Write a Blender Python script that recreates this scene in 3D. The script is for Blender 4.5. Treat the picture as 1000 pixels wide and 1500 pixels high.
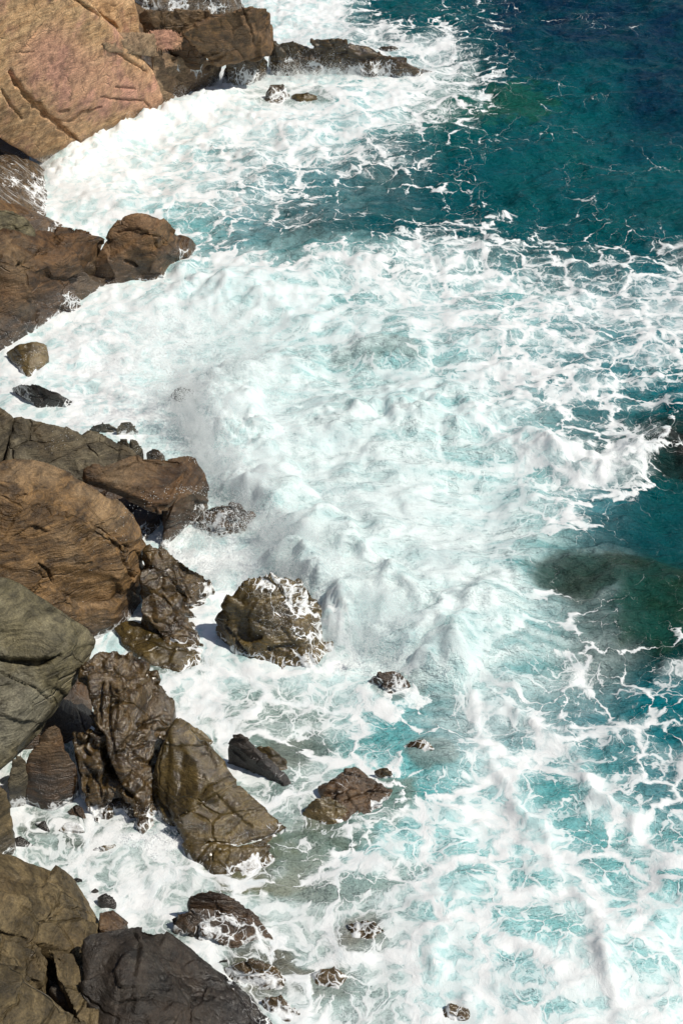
import bpy, bmesh, math, random
import numpy as np
from mathutils import Vector, Matrix

random.seed(7)
RNG = np.random.default_rng(7)
for o in list(bpy.data.objects):
    bpy.data.objects.remove(o)
S = bpy.context.scene
COL = S.collection

# ------------------------------------------------------------------ camera
CAM_H, PITCH = 14.0, math.radians(37.0)
cam_d = bpy.data.cameras.new("camera")
cam_d.lens = 50.0
cam_d.sensor_width = 36.0
cam_d.sensor_fit = 'AUTO'
cam_d.clip_start = 0.1
cam_d.clip_end = 3000.0
cam = bpy.data.objects.new("camera", cam_d)
COL.objects.link(cam)
cam.location = (0, 0, CAM_H)
cam.rotation_euler = (math.pi / 2 - PITCH, 0, 0)
S.camera = cam

# ------------------------------------------------------------------ light
SUN_EL, SUN_AZ = math.radians(54), math.radians(101)     # azimuth clockwise from +Y
w = bpy.data.worlds.new("World")
S.world = w
w.use_nodes = True
wn = w.node_tree
sky = wn.nodes.new("ShaderNodeTexSky")
sky.sky_type = 'NISHITA'
sky.sun_disc = False
sky.sun_elevation = SUN_EL
sky.sun_rotation = SUN_AZ
bg = wn.nodes["Background"]
bg.inputs[1].default_value = 0.06
wn.links.new(sky.outputs[0], bg.inputs[0])
sun_d = bpy.data.lights.new("sun", 'SUN')
sun_d.energy = 3.7
sun_d.angle = math.radians(0.5)
sun_d.color = (1.0, 0.94, 0.84)
sun = bpy.data.objects.new("sun", sun_d)
COL.objects.link(sun)
sd = Vector((math.sin(SUN_AZ) * math.cos(SUN_EL), math.cos(SUN_AZ) * math.cos(SUN_EL), math.sin(SUN_EL)))
sun.rotation_euler = (-sd).to_track_quat('-Z', 'Y').to_euler()
sun.location = sd * 60
S.view_settings.view_transform = 'Standard'
S.view_settings.look = 'None'
S.view_settings.exposure = 0.12
S.view_settings.gamma = 1.0
S.cycles.max_bounces = 16
S.cycles.diffuse_bounces = 8
S.cycles.volume_bounces = 12

# ------------------------------------------------------------------ maths
SP, CP = math.sin(PITCH), math.cos(PITCH)


def at(px, py, h=0.0):
    """point at height h seen at this place of the 1000 x 1500 picture"""
    u = (px - 500) / 750 * 0.36
    v = (750 - py) / 750 * 0.36
    d = np.array((u, CP + v * SP, -SP + v * CP))
    return np.array((0, 0, CAM_H)) + d * ((h - CAM_H) / d[2])


def to_px(P):
    """inverse of at() for arrays of world points"""
    x, y, z = P[:, 0], P[:, 1], P[:, 2] - CAM_H
    dep = np.maximum(y * CP - z * SP, 1e-3)
    up = y * SP + z * CP
    return 500 + x / dep * 750 / 0.36, 750 - up / dep * 750 / 0.36


def _hash(ix, iy, iz, seed):
    h = (ix.astype(np.uint32) * np.uint32(374761393) + iy.astype(np.uint32) * np.uint32(668265263)
         + iz.astype(np.uint32) * np.uint32(2147483647) + np.uint32(seed * 144665))
    h = (h ^ (h >> np.uint32(13))) * np.uint32(1274126177)
    h = (h ^ (h >> np.uint32(16))) * np.uint32(2246822519)
    return ((h ^ (h >> np.uint32(15))) & np.uint32(0xffffff)).astype(np.float32) / np.float32(0xffffff)


def vnoise(P, seed=0):
    """smooth value noise, -1..1"""
    f = np.floor(P)
    i = f.astype(np.int64)
    t = (P - f).astype(np.float32)
    t = t * t * t * (t * (t * 6 - 15) + 10)
    r = 0
    for dx in (0, 1):
        wx = t[:, 0] if dx else 1 - t[:, 0]
        for dy in (0, 1):
            wy = t[:, 1] if dy else 1 - t[:, 1]
            for dz in (0, 1):
                wz = t[:, 2] if dz else 1 - t[:, 2]
                r = r + wx * wy * wz * _hash(i[:, 0] + dx, i[:, 1] + dy, i[:, 2] + dz, seed)
    return r * 2 - 1


ROT = np.array(((0.36, 0.48, -0.8), (-0.8, 0.6, 0.0), (0.48, 0.64, 0.6)))


def fbm(P, octaves=4, seed=0, gain=0.5, ridged=False):
    r, a, tot = 0, 1.0, 0
    Q = P
    for k in range(octaves):
        n = vnoise(Q, seed + k)
        if ridged:
            n = 1 - 2 * np.abs(n)
        r = r + a * n
        tot += a
        a *= gain
        Q = Q @ ROT.T * 2.03 + 11.7
    return r / tot


def sstep(a, b, x):
    t = np.clip((x - a) / (b - a), 0, 1)
    return t * t * (3 - 2 * t)


def seg_dist(Q, poly):
    """distance (and parameter) of 2-D points to a polyline"""
    best = np.full(len(Q), 1e9)
    par = np.zeros(len(Q))
    for k in range(len(poly) - 1):
        a, b = np.array(poly[k], float), np.array(poly[k + 1], float)
        ab = b - a
        t = np.clip(((Q - a) @ ab) / max(ab @ ab, 1e-9), 0, 1)
        d = np.hypot(*(Q - (a + t[:, None] * ab)).T)
        m = d < best
        best[m] = d[m]
        par[m] = (k + t[m]) / (len(poly) - 1)
    return best, par


# ------------------------------------------------------------------ node helpers
class NT:
    def __init__(self, name):
        self.m = bpy.data.materials.new(name)
        self.m.use_nodes = True
        self.t = self.m.node_tree
        self.b = self.t.nodes["Principled BSDF"]

    def n(self, kind, **kw):
        x = self.t.nodes.new("ShaderNode" + kind)
        for k, v in kw.items():
            setattr(x, k, v)
        return x

    def l(self, a, b):
        self.t.links.new(a, b)

    def put(self, sock, v):
        if hasattr(v, "is_linked") or hasattr(v, "links"):
            self.l(v, sock)
        else:
            sock.default_value = v

    def math(self, op, a, b=None, c=None, clamp=False):
        x = self.n("Math", operation=op, use_clamp=clamp)
        self.put(x.inputs[0], a)
        if b is not None:
            self.put(x.inputs[1], b)
        if c is not None:
            self.put(x.inputs[2], c)
        return x.outputs[0]

    def ramp(self, v, a, b, lo=0.0, hi=1.0):
        x = self.n("MapRange", interpolation_type='SMOOTHSTEP')
        self.put(x.inputs[0], v)
        self.put(x.inputs[1], a)
        self.put(x.inputs[2], b)
        self.put(x.inputs[3], lo)
        self.put(x.inputs[4], hi)
        return x.outputs[0]

    def mix(self, f, a, b, mode='MIX'):
        x = self.n("Mix", data_type='RGBA', blend_type=mode)
        self.put(x.inputs[0], f)
        self.put(x.inputs[6], a if not isinstance(a, tuple) else a + (1,))
        self.put(x.inputs[7], b if not isinstance(b, tuple) else b + (1,))
        return x.outputs[2]

    def noise(self, vec, scale, detail=4, rough=0.55, dist=0.0, color=False):
        x = self.n("TexNoise")
        self.l(vec, x.inputs["Vector"])
        x.inputs["Scale"].default_value = scale
        x.inputs["Detail"].default_value = detail
        x.inputs["Roughness"].default_value = rough
        x.inputs["Distortion"].default_value = dist
        return x.outputs["Color" if color else "Fac"]

    def voro(self, vec, scale, feature='DISTANCE_TO_EDGE', rand=1.0):
        x = self.n("TexVoronoi", feature=feature)
        self.l(vec, x.inputs["Vector"])
        x.inputs["Scale"].default_value = scale
        x.inputs["Randomness"].default_value = rand
        return x.outputs["Distance"]

    def mapping(self, vec, rot=(0, 0, 0), scale=(1, 1, 1)):
        x = self.n("Mapping")
        self.l(vec, x.inputs[0])
        x.inputs["Rotation"].default_value = rot
        x.inputs["Scale"].default_value = scale
        return x.outputs[0]

    def warp(self, vec, scale, amount, detail=3):
        c = self.noise(vec, scale, detail, color=True)
        s = self.n("VectorMath", operation='SUBTRACT')
        self.l(c, s.inputs[0])
        s.inputs[1].default_value = (0.5, 0.5, 0.5)
        k = self.n("VectorMath", operation='SCALE')
        self.l(s.outputs[0], k.inputs[0])
        k.inputs["Scale"].default_value = amount
        a = self.n("VectorMath", operation='ADD')
        self.l(vec, a.inputs[0])
        self.l(k.outputs[0], a.inputs[1])
        return a.outputs[0]

    def attr(self, name, color=False):
        x = self.n("Attribute", attribute_name=name)
        return x.outputs["Color" if color else "Fac"]

    def bump(self, h, strength, dist, normal=None):
        x = self.n("Bump")
        self.l(h, x.inputs["Height"])
        self.put(x.inputs["Strength"], strength)
        x.inputs["Distance"].default_value = dist
        if normal is not None:
            self.l(normal, x.inputs["Normal"])
        return x.outputs[0]


def lin(r, g, b):
    f = lambda c: ((c / 255 + 0.055) / 1.055) ** 2.4 if c > 10 else c / 255 / 12.92
    return (f(r), f(g), f(b))


FOAM = (0.82, 0.84, 0.84)


def web(k, e, wid):
    """threads of foam along cell borders e, as wide as wid"""
    wid = k.math('MAXIMUM', wid, 0.003)
    return k.ramp(e, k.math('MULTIPLY', wid, 0.15), wid, 1.0, 0.0)


def rock_material(name, c1, c2, c3, wet_z=0.2, rough=0.72, fol=(0.5, 0.35, 0.4), gloss=0.3, always_wet=0.0, streams=False, bump=0.7, pale=(.34, .29, .21)):
    k = NT(name)
    pos = k.n("NewGeometry").outputs["Position"]
    wp = k.warp(pos, 0.8, 0.5)
    fo = k.mapping(wp, fol, (0.7, 0.7, 7.0))
    st = k.noise(fo, 1.3, 6, 0.62)
    st2 = k.noise(fo, 5.0, 5, 0.65)
    big = k.noise(pos, 0.75, 5, 0.6)
    med = k.noise(pos, 4.5, 6, 0.65)
    fine = k.noise(pos, 38.0, 6, 0.75)
    col = k.mix(k.ramp(st, 0.36, 0.62), c1, c2)
    col = k.mix(k.math('ADD', k.ramp(big, 0.48, 0.66, 0, .85), k.attr("tint"), clamp=True), col, c3)
    dk = k.ramp(med, 0.30, 0.62, 0.5, 1.15)
    col = k.mix(1.0, col, (1, 1, 1), 'MULTIPLY')
    sc = k.n("VectorMath", operation='SCALE')
    k.l(col, sc.inputs[0])
    v = k.math('MULTIPLY', dk, k.ramp(fine, 0.3, 0.7, 0.6, 1.35))
    v = k.math('MULTIPLY', v, k.ramp(st2, 0.3, 0.7, 0.68, 1.2))
    salt = k.math('MULTIPLY', k.ramp(k.noise(wp, 2.7, 8, .72), .57, .70), k.ramp(fine, .4, .6, .25, .8))
    sc_in = k.mix(k.math('MULTIPLY', salt, .38), col, pale)
    k.l(sc_in, sc.inputs[0])
    # wet rock is darker and shinier
    sep = k.n("SeparateXYZ")
    k.l(pos, sep.inputs[0])
    zz = k.math('ADD', sep.outputs[2], k.math('MULTIPLY', big, -0.5))
    wet = k.ramp(zz, wet_z - 0.45, wet_z + 0.05, 1.0, always_wet)
    v = k.math('MULTIPLY', v, k.ramp(wet, 0, 1, 1.0, 0.6))
    k.l(v, sc.inputs["Scale"])
    p1 = k.warp(pos, 1.6, 0.5, 4)
    p2 = k.warp(p1, 6.0, 0.14, 4)
    base = k.math('ADD', k.attr("wash"), k.math('MULTIPLY_ADD', k.noise(p1, 2.2, 5, .62), 1.5, -.75))
    w1 = k.math('MULTIPLY_ADD', base, .42, -.13)
    w2 = k.math('MULTIPLY_ADD', base, .50, -.20)
    fm = k.math('MAXIMUM', web(k, k.voro(p2, 3.2), w1), k.math('MULTIPLY', web(k, k.voro(p2, 8.5), w2), .85))
    fm = k.math('MAXIMUM', fm, k.ramp(base, .9, 1.2))
    fm = k.math('MULTIPLY', fm, k.ramp(k.attr("wash"), .02, .2))
    if streams:
        sm = k.noise(k.mapping(k.warp(pos, 1.1, 0.25), (0, 0, math.radians(35)), (0.55, 7.0, 0.8)), 1.6, 5, 0.6)
        fm = k.math('MAXIMUM', fm, k.math('MULTIPLY', k.ramp(sm, 0.52, 0.68), 0.55))
    col = k.mix(fm, sc.outputs[0], FOAM)
    k.l(col, k.b.inputs["Base Color"])
    r = k.math('ADD', k.ramp(wet, 0, 1, rough, gloss), k.math('MULTIPLY', k.math('SUBTRACT', med, 0.45), k.ramp(wet, 0, 1, .35, .2)))
    r = k.math('MAXIMUM', k.math('MULTIPLY', fm, 0.6), r)
    k.l(r, k.b.inputs["Roughness"])
    h = k.math('ADD', k.math('MULTIPLY', med, 0.9), k.math('MULTIPLY', fine, 0.25))
    h = k.math('ADD', h, k.math('MULTIPLY', st2, 0.7))
    pits = k.ramp(k.voro(k.warp(pos, 6, .12), 9.0, 'F1'), 0.0, 0.35)
    h = k.math('ADD', h, k.math('MULTIPLY', pits, 0.25))
    je = k.voro(k.mapping(k.warp(pos, 1.3, .35, 4), fol, (1.0, 1.7, 2.6)), .95)
    jn = k.ramp(k.noise(pos, 1.1, 3), .45, .6, 0.0, 1.0)
    h = k.math('ADD', h, k.math('MULTIPLY', k.ramp(je, 0.0, .035, -1.1, 0.0), jn))
    n1 = k.bump(h, bump, 0.075)
    k.l(n1, k.b.inputs["Normal"])
    k.l(k.ramp(wet, 0, 1, .4, .75), k.b.inputs["Specular IOR Level"])
    return k.m


M = {
    'ochre': rock_material("ochre_rock", (.46, .27, .13), (.60, .385, .205), (.52, .275, .19), 0.35, 0.85, (0.3, 0.5, 0.6), bump=.5),
    'tan': rock_material("grey_tan_rock", (.19, .125, .07), (.30, .21, .125), (.34, .22, .13), 0.2, 0.75, (0.2, 0.6, 0.3), bump=.6),
    'brown': rock_material("brown_rock", (.085, .046, .019), (.20, .112, .044), (.20, .118, .058), 0.55, 0.5, (0.45, 0.3, 0.5)),
    'umber': rock_material("umber_rock", (.052, .028, .012), (.145, .078, .032), (.17, .11, .056), 0.55, 0.45, (0.6, 0.25, 0.9)),
    'orange': rock_material("orange_brown_boulder", (.072, .041, .016), (.215, .125, .050), (.28, .185, .095), 0.3, 0.42, (0.25, 0.62, 0.3)),
    'grey': rock_material("grey_green_rock", (.088, .075, .038), (.17, .145, .08), (.18, .165, .115), 0.3, 0.5, (0.6, 0.5, 0.4)),
    'ledge': rock_material("olive_grey_rock", (.062, .045, .020), (.16, .118, .057), (.125, .085, .036), 0.3, 0.5, (0.6, 0.5, 0.4)),
    'slate': rock_material("grey_slate_rock", (.055, .045, .028), (.150, .125, .078), (.10, .073, .038), 0.35, 0.55, (0.35, 0.75, 0.3)),
    'wet': rock_material("wet_brown_rock", (.060, .036, .012), (.165, .102, .034), (.12, .076, .027), 1.3, 0.36, (0.4, 0.3, 1.1), 0.13, 0.85, bump=.5),
    'olive': rock_material("olive_wet_rock", (.080, .055, .015), (.20, .135, .038), (.24, .17, .066), 1.3, 0.36, (0.3, 0.5, 0.6), 0.14, 0.8, bump=.5),
    'black': rock_material("black_slab_rock", (.020, .016, .012), (.045, .036, .027), (.038, .026, .017), 0.3, 0.45, (0.5, 0.2, 0.75), 0.22, bump=.6),
    'stream': rock_material("streaming_rock", (.10, .062, .028), (.20, .125, .055), (.16, .10, .05), 1.2, 0.5, (0.35, 0.3, 0.5), 0.25, 0.5, True),
}

# ------------------------------------------------------------------ rocks
CAMP = np.array((0, 0, CAM_H))
ROCK_XY = []                       # sample points of the rocks near the water line, for the foam collars


def add_hull(bm, pts, bot=-0.6, shrink=0.9, thick=None, dx=0.0, dy=0.0):
    top = np.array([at(*p) for p in pts])
    c = top.mean(0)
    if thick is not None:
        low = top.copy()
        low[:, :2] = c[:2] + (low[:, :2] - c[:2]) * shrink
        low[:, 2] -= thick
    else:
        low = top.copy()
        low[:, :2] = c[:2] + (low[:, :2] - c[:2]) * shrink
        low[:, 2] = np.minimum(bot, low[:, 2] - 0.05)
    low[:, 0] += dx
    low[:, 1] += dy
    vs = [bm.verts.new(p) for p in np.vstack((top, low))]
    bmesh.ops.convex_hull(bm, input=vs)
    junk = [v for v in vs if v.is_valid and not v.link_faces]
    bmesh.ops.delete(bm, geom=junk, context='VERTS')
    bmesh.ops.recalc_face_normals(bm, faces=bm.faces)


def mesh_arrays(me):
    n = len(me.vertices)
    co = np.empty(n * 3, np.float32)
    me.vertices.foreach_get("co", co)
    no = np.empty(n * 3, np.float32)
    me.vertex_normals.foreach_get("vector", no)
    return co.reshape(-1, 3).astype(float), no.reshape(-1, 3).astype(float)


def set_attr(me, name, val):
    a = me.attributes.new(name, 'FLOAT', 'POINT')
    a.data.foreach_set("value", np.asarray(val, np.float32))


SEEDN = [100]


def low(d, pts):
    return [(x, y, h - d) for x, y, h in pts]


def rock(name, label, hulls, mat, vox=0.03, smooth=5, amp=1.0, facets=1.0, strata=1.0, sdir=(0.3, 0.4, 0.85),
         sfreq=5.0, cracks=(), wash=(), wl=0.12, tints=(), group=None, crease=0.0):
    SEEDN[0] += 13
    seed = SEEDN[0]
    bm = bmesh.new()
    for h in hulls:
        if isinstance(h, dict):
            add_hull(bm, **h)
        else:
            add_hull(bm, h)
    me0 = bpy.data.meshes.new(name)
    bm.to_mesh(me0)
    bm.free()
    ob = bpy.data.objects.new(name, me0)
    COL.objects.link(ob)
    m = ob.modifiers.new("r", 'REMESH')
    m.mode = 'VOXEL'
    m.voxel_size = vox
    m2 = ob.modifiers.new("s", 'SMOOTH')
    m2.iterations = smooth
    m2.factor = 0.5
    dg = bpy.context.evaluated_depsgraph_get()
    me = bpy.data.meshes.new_from_object(ob.evaluated_get(dg))
    ob.modifiers.clear()
    ob.data = me
    bpy.data.meshes.remove(me0)
    me.name = name
    co, no = mesh_arrays(me)
    size = np.ptp(co, axis=0)
    L = float(np.sort(size)[1])
    L = min(max(L, 0.25), 2.6)
    # low rolling relief
    d = amp * 0.028 * L * fbm(co * (1.9 / L ** 0.7), 4, seed)
    # broken facets: tilted little planes, one for each cell
    ns = 46
    sdv = np.array(sdir, float)
    sdv /= np.linalg.norm(sdv)
    pick = co[RNG.integers(0, len(co), ns)] + RNG.normal(0, 0.08 * L, (ns, 3))
    grad = RNG.normal(0, 0.16, (ns, 3))
    off = RNG.normal(0, 0.012 * L, ns)
    Q = co + 0.12 * L * np.stack([fbm(co * 2.2 / L, 3, seed + 31 + q) for q in range(3)], 1)
    best = np.full(len(co), 1e9)
    fd = np.zeros(len(co))
    for k in range(ns):
        v = Q - pick[k]
        dist = (v * v).sum(1) + 2.0 * (v @ sdv) ** 2
        mm = dist < best
        best[mm] = dist[mm]
        fd[mm] = (v[mm] @ grad[k]) + off[k]
    d += facets * 0.55 * np.clip(fd, -0.05 * L, 0.05 * L)
    # layers of the rock
    s = co @ sdv + 0.10 * fbm(co * 1.3, 3, seed + 50)
    lay = vnoise(np.stack((s * sfreq, co[:, 0] * .35, co[:, 1] * .35), 1), seed + 3)
    lay2 = vnoise(np.stack((s * sfreq * 3.1, co[:, 0] * .8, co[:, 1] * .8), 1), seed + 4)
    d += strata * L ** 0.5 * (0.016 * np.sign(lay) * np.abs(lay) ** 0.6 + 0.008 * lay2)
    # creases
    if crease:
        rg = fbm(co * 3.2 + 0.4 * fbm(co * 2.0, 3, seed + 61)[:, None], 3, seed + 7, ridged=True)
        d -= crease * 0.06 * sstep(0.25, 0.75, rg)
    # small bumps
    d += 0.010 * fbm(co * 9.0, 4, seed + 9, 0.6) * min(1.0, L)
    px, py = to_px(co)
    vw = co - CAMP
    vw /= np.linalg.norm(vw, axis=1)[:, None]
    front = (no * vw).sum(1) < 0.12
    for poly, wid, dep in cracks:
        jx = 2.2 * wid * 0.5 * fbm(co * 5.0, 3, seed + 70)
        jy = 2.2 * wid * 0.5 * fbm(co * 5.0, 3, seed + 75)
        dd, par = seg_dist(np.stack((px + jx, py + jy), 1), poly)
        ww = wid * (0.35 + 0.65 * np.sin(np.clip(par, .04, .96) * math.pi) ** 0.5)
        d -= np.where(front, dep * np.exp(-(dd / ww) ** 4), 0)
    co2 = co + no * d[:, None]
    me.vertices.foreach_set("co", co2.astype(np.float32).ravel())
    wv = (1 - sstep(wl * 0.15, wl * 1.7 + 0.04, co2[:, 2] + 0.12 * fbm(co * 2.4, 3, seed + 80))) * 0.62
    wn = fbm(co * 3.0, 3, seed + 85)
    for x, y, r, val in wash:
        wv = np.maximum(wv, np.where(front, val * .95 * (1 - sstep(0.1, 1.25, np.hypot(px - x, (py - y) * 1.2) / r + .3 * wn)), 0))
    set_attr(me, "wash", wv)
    tv = np.zeros(len(co))
    for x, y, r, val in tints:
        tv = tv + val * (1 - sstep(0.2, 1.0, np.hypot(px - x, py - y) / r))
    set_attr(me, "tint", tv)
    me.polygons.foreach_set("use_smooth", np.ones(len(me.polygons), bool))
    me.materials.append(M[mat])
    me.update()
    ob["label"] = label
    ob["category"] = "rock"
    if group:
        ob["group"] = group
    near = co2[(co2[:, 2] > -0.25) & (co2[:, 2] < 0.12)]
    if len(near):
        ROCK_XY.append(near[:, :2])
    # bring the origin to the foot of the rock
    c = Vector((co2[:, 0].mean(), co2[:, 1].mean(), max(co2[:, 2].min(), -0.6)))
    me.transform(Matrix.Translation(-c))
    ob.location = c
    return ob


# ---- headland at the far end of the shore
rock("headland_rock", "huge sloping ochre and pink headland rock above the white surge",
     [dict(pts=[(64, 240, .05), (90, 213, .15), (170, 188, 0), (250, 160, 0), (259, 142, .12), (230, 109, .75), (190, 84, 1.35), (150, 60, 1.95), (120, 30, 2.9),
                (100, -30, 4.6), (0, -40, 5.2), (-90, -20, 5.6), (-90, 150, 3.2), (0, 186, 1.5), (30, 206, .95),
                (60, 60, 3.4), (120, 120, 1.75), (40, 130, 2.6)], shrink=.5, dx=0.2, dy=3.2),
      dict(pts=[(60, -30, 4.2), (190, -20, 3.1), (200, 14, 2.6), (205, 34, 2.2), (196, 50, 1.95), (150, 58, 2.0), (110, 30, 2.8)], bot=.8, shrink=.9)],
     'ochre', .035, 6, 0.7, .10, .5, (0.55, 0.3, 0.65), 1.6,
     cracks=[([(16, 105), (30, 130), (62, 162), (90, 187), (114, 204)], 4.2, .22), ([(4, 132), (16, 155), (34, 173)], 1.8, .10),
             ([(112, 0), (135, 15), (160, 32), (174, 43)], 2.2, .14), ([(152, 66), (180, 82), (216, 106)], 1.8, .08),
             ([(92, 177), (108, 176), (120, 164), (150, 156)], 2.0, .08), ([(150, 143), (180, 146), (212, 148), (222, 158)], 1.6, .06),
             ([(88, 165), (104, 161)], 2.0, .07), ([(170, 128), (198, 130)], 1.8, .06), ([(25, 78), (50, 76)], 1.2, .05), ([(28, 78), (70, 30)], 1.2, .03)],
     tints=[(75, 85, 75, .8), (150, 120, 70, .55), (215, 140, 60, .5), (100, 160, 50, .3), (30, 20, 60, -.3)], wash=[(255, 130, 26, .55)])
rock("streaming_rock_shelf", "wet brown shelf streaming with white water in the dark recess below the headland",
     [[(0, 216, 1.0), (28, 228, .7), (68, 248, .12), (60, 298, 0), (70, 318, 0), (0, 292, .7), (-70, 216, 1.6), (-70, 300, 1.4)]],
     'stream', .035, 5, .7, .5, 1.0, (0.3, 0.75, 0.5), 5, wash=[(58, 275, 34, .8), (25, 265, 40, .35)])
rock("smooth_brown_ledge", "smooth wet olive brown ledge tapering to the foam behind the dark brown boulder",
     [[(-60, 280, 1.5), (0, 291, .85), (35, 302, .5), (60, 318, .2), (94, 331, 0), (70, 345, 0), (0, 350, .5)]],
     'brown', .035, 8, .7, .5, .7)

# ---- blocks on the point
G1 = "loose blocks on the headland point"
rock("distant_wet_rock", "grey wet rock with white runnels at the top edge behind the headland blocks",
     [[(165, 6, 1.3), (200, -30, 2), (300, -32, 1.6), (348, -10, 1.0), (358, 8, .3), (352, 16, .1), (310, 24, .1), (240, 22, .3)]],
     'stream', .05, 4, 1, 1, 1, wash=[(200, 8, 26, .8), (262, 8, 20, .8), (310, 12, 30, .6)])
rock("pointed_slab", "flat tan slab with a pointed left end overhanging the ochre headland",
     [dict(pts=[(136, 58, 2.85), (160, 50, 2.75), (192, 45, 2.6), (236, 50, 2.1), (240, 73, 1.7), (216, 70, 2.0), (152, 63, 2.75)], thick=.2, shrink=.95)],
     'tan', .025, 3, .6, .6, .8, group=G1, tints=[(200, 50, 30, .5)])
rock("red_flat_rock", "reddish flat topped rock at the back of the headland blocks under the top edge",
     [dict(pts=[(200, 18, 2.7), (216, 14, 2.75), (305, 14, 2.4), (313, 23, 2.15), (270, 27, 2.3), (240, 34, 2.25), (212, 42, 2.2), (202, 28, 2.5)], thick=.5, shrink=.75)],
     'umber', .03, 3, .8, 1, 1, group=G1, tints=[(250, 22, 60, .9)])
rock("pink_slab", "thin pinkish slab wedged between the pointed slab and the big brown block",
     [dict(pts=[(204, 47, 2.3), (240, 38, 2.35), (268, 47, 2.15), (270, 56, 2.0), (236, 58, 2.05)], thick=.35, shrink=.85)],
     'ochre', .025, 3, .6, 1, 1, group=G1, tints=[(240, 48, 50, .9)])
rock("shadowed_block", "dark wedge block with an orange lit top edge in front of the pink slab",
     [dict(pts=[(237, 53, 2.0), (278, 52, 1.95), (296, 68, 1.65), (304, 86, 1.1), (286, 85, 1.1), (241, 75, 1.45)], thick=.25, shrink=.6)],
     'umber', .025, 3, .6, .8, 1, group=G1)
rock("big_brown_block", "largest squarish brown block on the headland point, shadowed under its left side",
     [dict(pts=[(391, 11, 2.4), (359, 10, 2.65), (305, 25, 2.5), (266, 48, 2.25), (289, 59, 1.95), (336, 70, 1.45), (372, 69, 1.15), (389, 75, .6), (399, 52, 1.0), (397, 25, 1.9)], shrink=.7, bot=1.05, dx=.2, dy=.45)],
     'brown', .03, 3, .8, .9, 1, (0.7, 0.1, 0.5), 5, cracks=[([(358, 14), (367, 40), (372, 62)], 2.0, .08)], group=G1)
rock("trickling_block", "low brown block with thin white trickles running off its front into the foam",
     [dict(pts=[(219, 77, 1.75), (242, 77, 1.6), (268, 84, 1.3), (310, 91, .85), (324, 96, .5), (318, 109, .05), (297, 121, 0), (280, 120, 0), (270, 113, .3), (255, 104, .55), (232, 90, 1.1)], shrink=.8)],
     'tan', .03, 3, .8, 1, 1, wash=[(298, 106, 22, .6), (262, 100, 12, .5)], group=G1, tints=[(240, 80, 20, .5)])
rock("round_wet_rock", "rounded wet brown rock in the spray below the big brown block",
     [[(329, 92, .75), (337, 72, 1.05), (350, 65, 1.15), (370, 68, 1.05), (394, 89, .4), (378, 100, .2), (345, 98, .35)],
      [(321, 125, 0), (329, 97, .45), (355, 99, .4), (368, 120, 0), (345, 132, 0)]],
     'wet', .03, 5, .8, .9, .8, wash=[(360, 118, 34, .8), (385, 80, 14, .7), (330, 120, 14, .7)])
rock("striped_wet_rock", "small rock striped with running white water between the round wet rock and the spur",
     [[(408, 95, .1), (411, 87, .4), (422, 77, .6), (433, 79, .55), (442, 92, .2), (438, 106, 0), (414, 102, 0)]],
     'stream', .025, 4, .8, .8, .8, wash=[(425, 92, 20, .7)])
rock("spur_rock", "low jagged brown rock spur reaching right into the breaking foam",
     [[(394, 70, .75), (402, 62, .95), (430, 59, 1.0), (452, 66, .8), (440, 100, 0), (400, 82, .3)],
      [(440, 64, .85), (480, 51, 1.1), (502, 59, .95), (545, 76, .6), (540, 108, 0), (470, 106, 0)],
      [(520, 68, .75), (560, 80, .5), (612, 97, .3), (640, 104, .02), (600, 111, 0), (530, 112, 0)]],
     'wet', .035, 3, 1.6, 1.8, 1.4, (0.6, 0.3, 0.5), 4, wash=[(480, 108, 22, .95), (520, 105, 24, .95), (455, 95, 16, .9), (420, 88, 12, .7), (560, 108, 28, .9)], crease=.7)
rock("drowned_tan_rock", "small tan rock awash in white water under the spur",
     [[(424, 144, .05), (432, 136, .25), (448, 134, .3), (464, 140, .15), (468, 150, 0), (440, 154, 0)]], 'olive', .025, 4, wl=.06)
rock("veiled_rock", "rock almost hidden by a veil of white spray left of the drowned tan rock",
     [[(384, 144, .05), (396, 124, .4), (415, 122, .4), (424, 140, .1), (418, 154, 0), (392, 156, 0)]], 'wet', .025, 4, wash=[(405, 138, 24, .72)])
rock("faint_far_rock", "faint brown rock showing through the foam beyond the spur",
     [[(550, 72, .02), (562, 66, .18), (578, 66, .18), (590, 72, .04), (570, 78, 0)]], 'wet', .025, 4, wl=.05)

# ---- left boulders of the middle distance
rock("cracked_pale_fragment", "pale grey cracked fragment lying on top of the dark brown boulder at the left edge",
     [dict(pts=[(-40, 300, 2.2), (0, 305, 2.05), (24, 309, 1.95), (42, 322, 1.75), (53, 336, 1.6), (48, 348, 1.5), (34, 368, 1.25), (0, 353, 1.5), (-40, 340, 1.8)], thick=.3, shrink=.95)],
     'grey', .025, 3, .6, .8, .6, cracks=[([(0, 330), (20, 330), (32, 344)], 1.3, .05), ([(20, 330), (25, 318)], 1.2, .04)])
rock("dark_brown_boulder", "large dark brown boulder at the left edge, left neighbour of the peaked boulder",
     [[(50, 338, 1.4), (75, 335, 1.35), (120, 342, 1.1), (152, 351, .95), (146, 370, .8), (122, 432, .0), (104, 436, 0), (62, 482, 0), (40, 495, 0), (0, 502, .15), (-70, 505, .4),
       (-70, 340, 2.2), (0, 346, 1.8), (60, 395, 1.2)]],
     'umber', .03, 3, 1.3, 1.7, 1.3, (0.5, 0.2, 0.7), 4, cracks=[([(20, 365), (28, 385), (48, 380)], 2, .06)], tints=[(20, 400, 40, .5)], wash=[(100, 440, 22, .7), (55, 490, 30, .6)])
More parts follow.
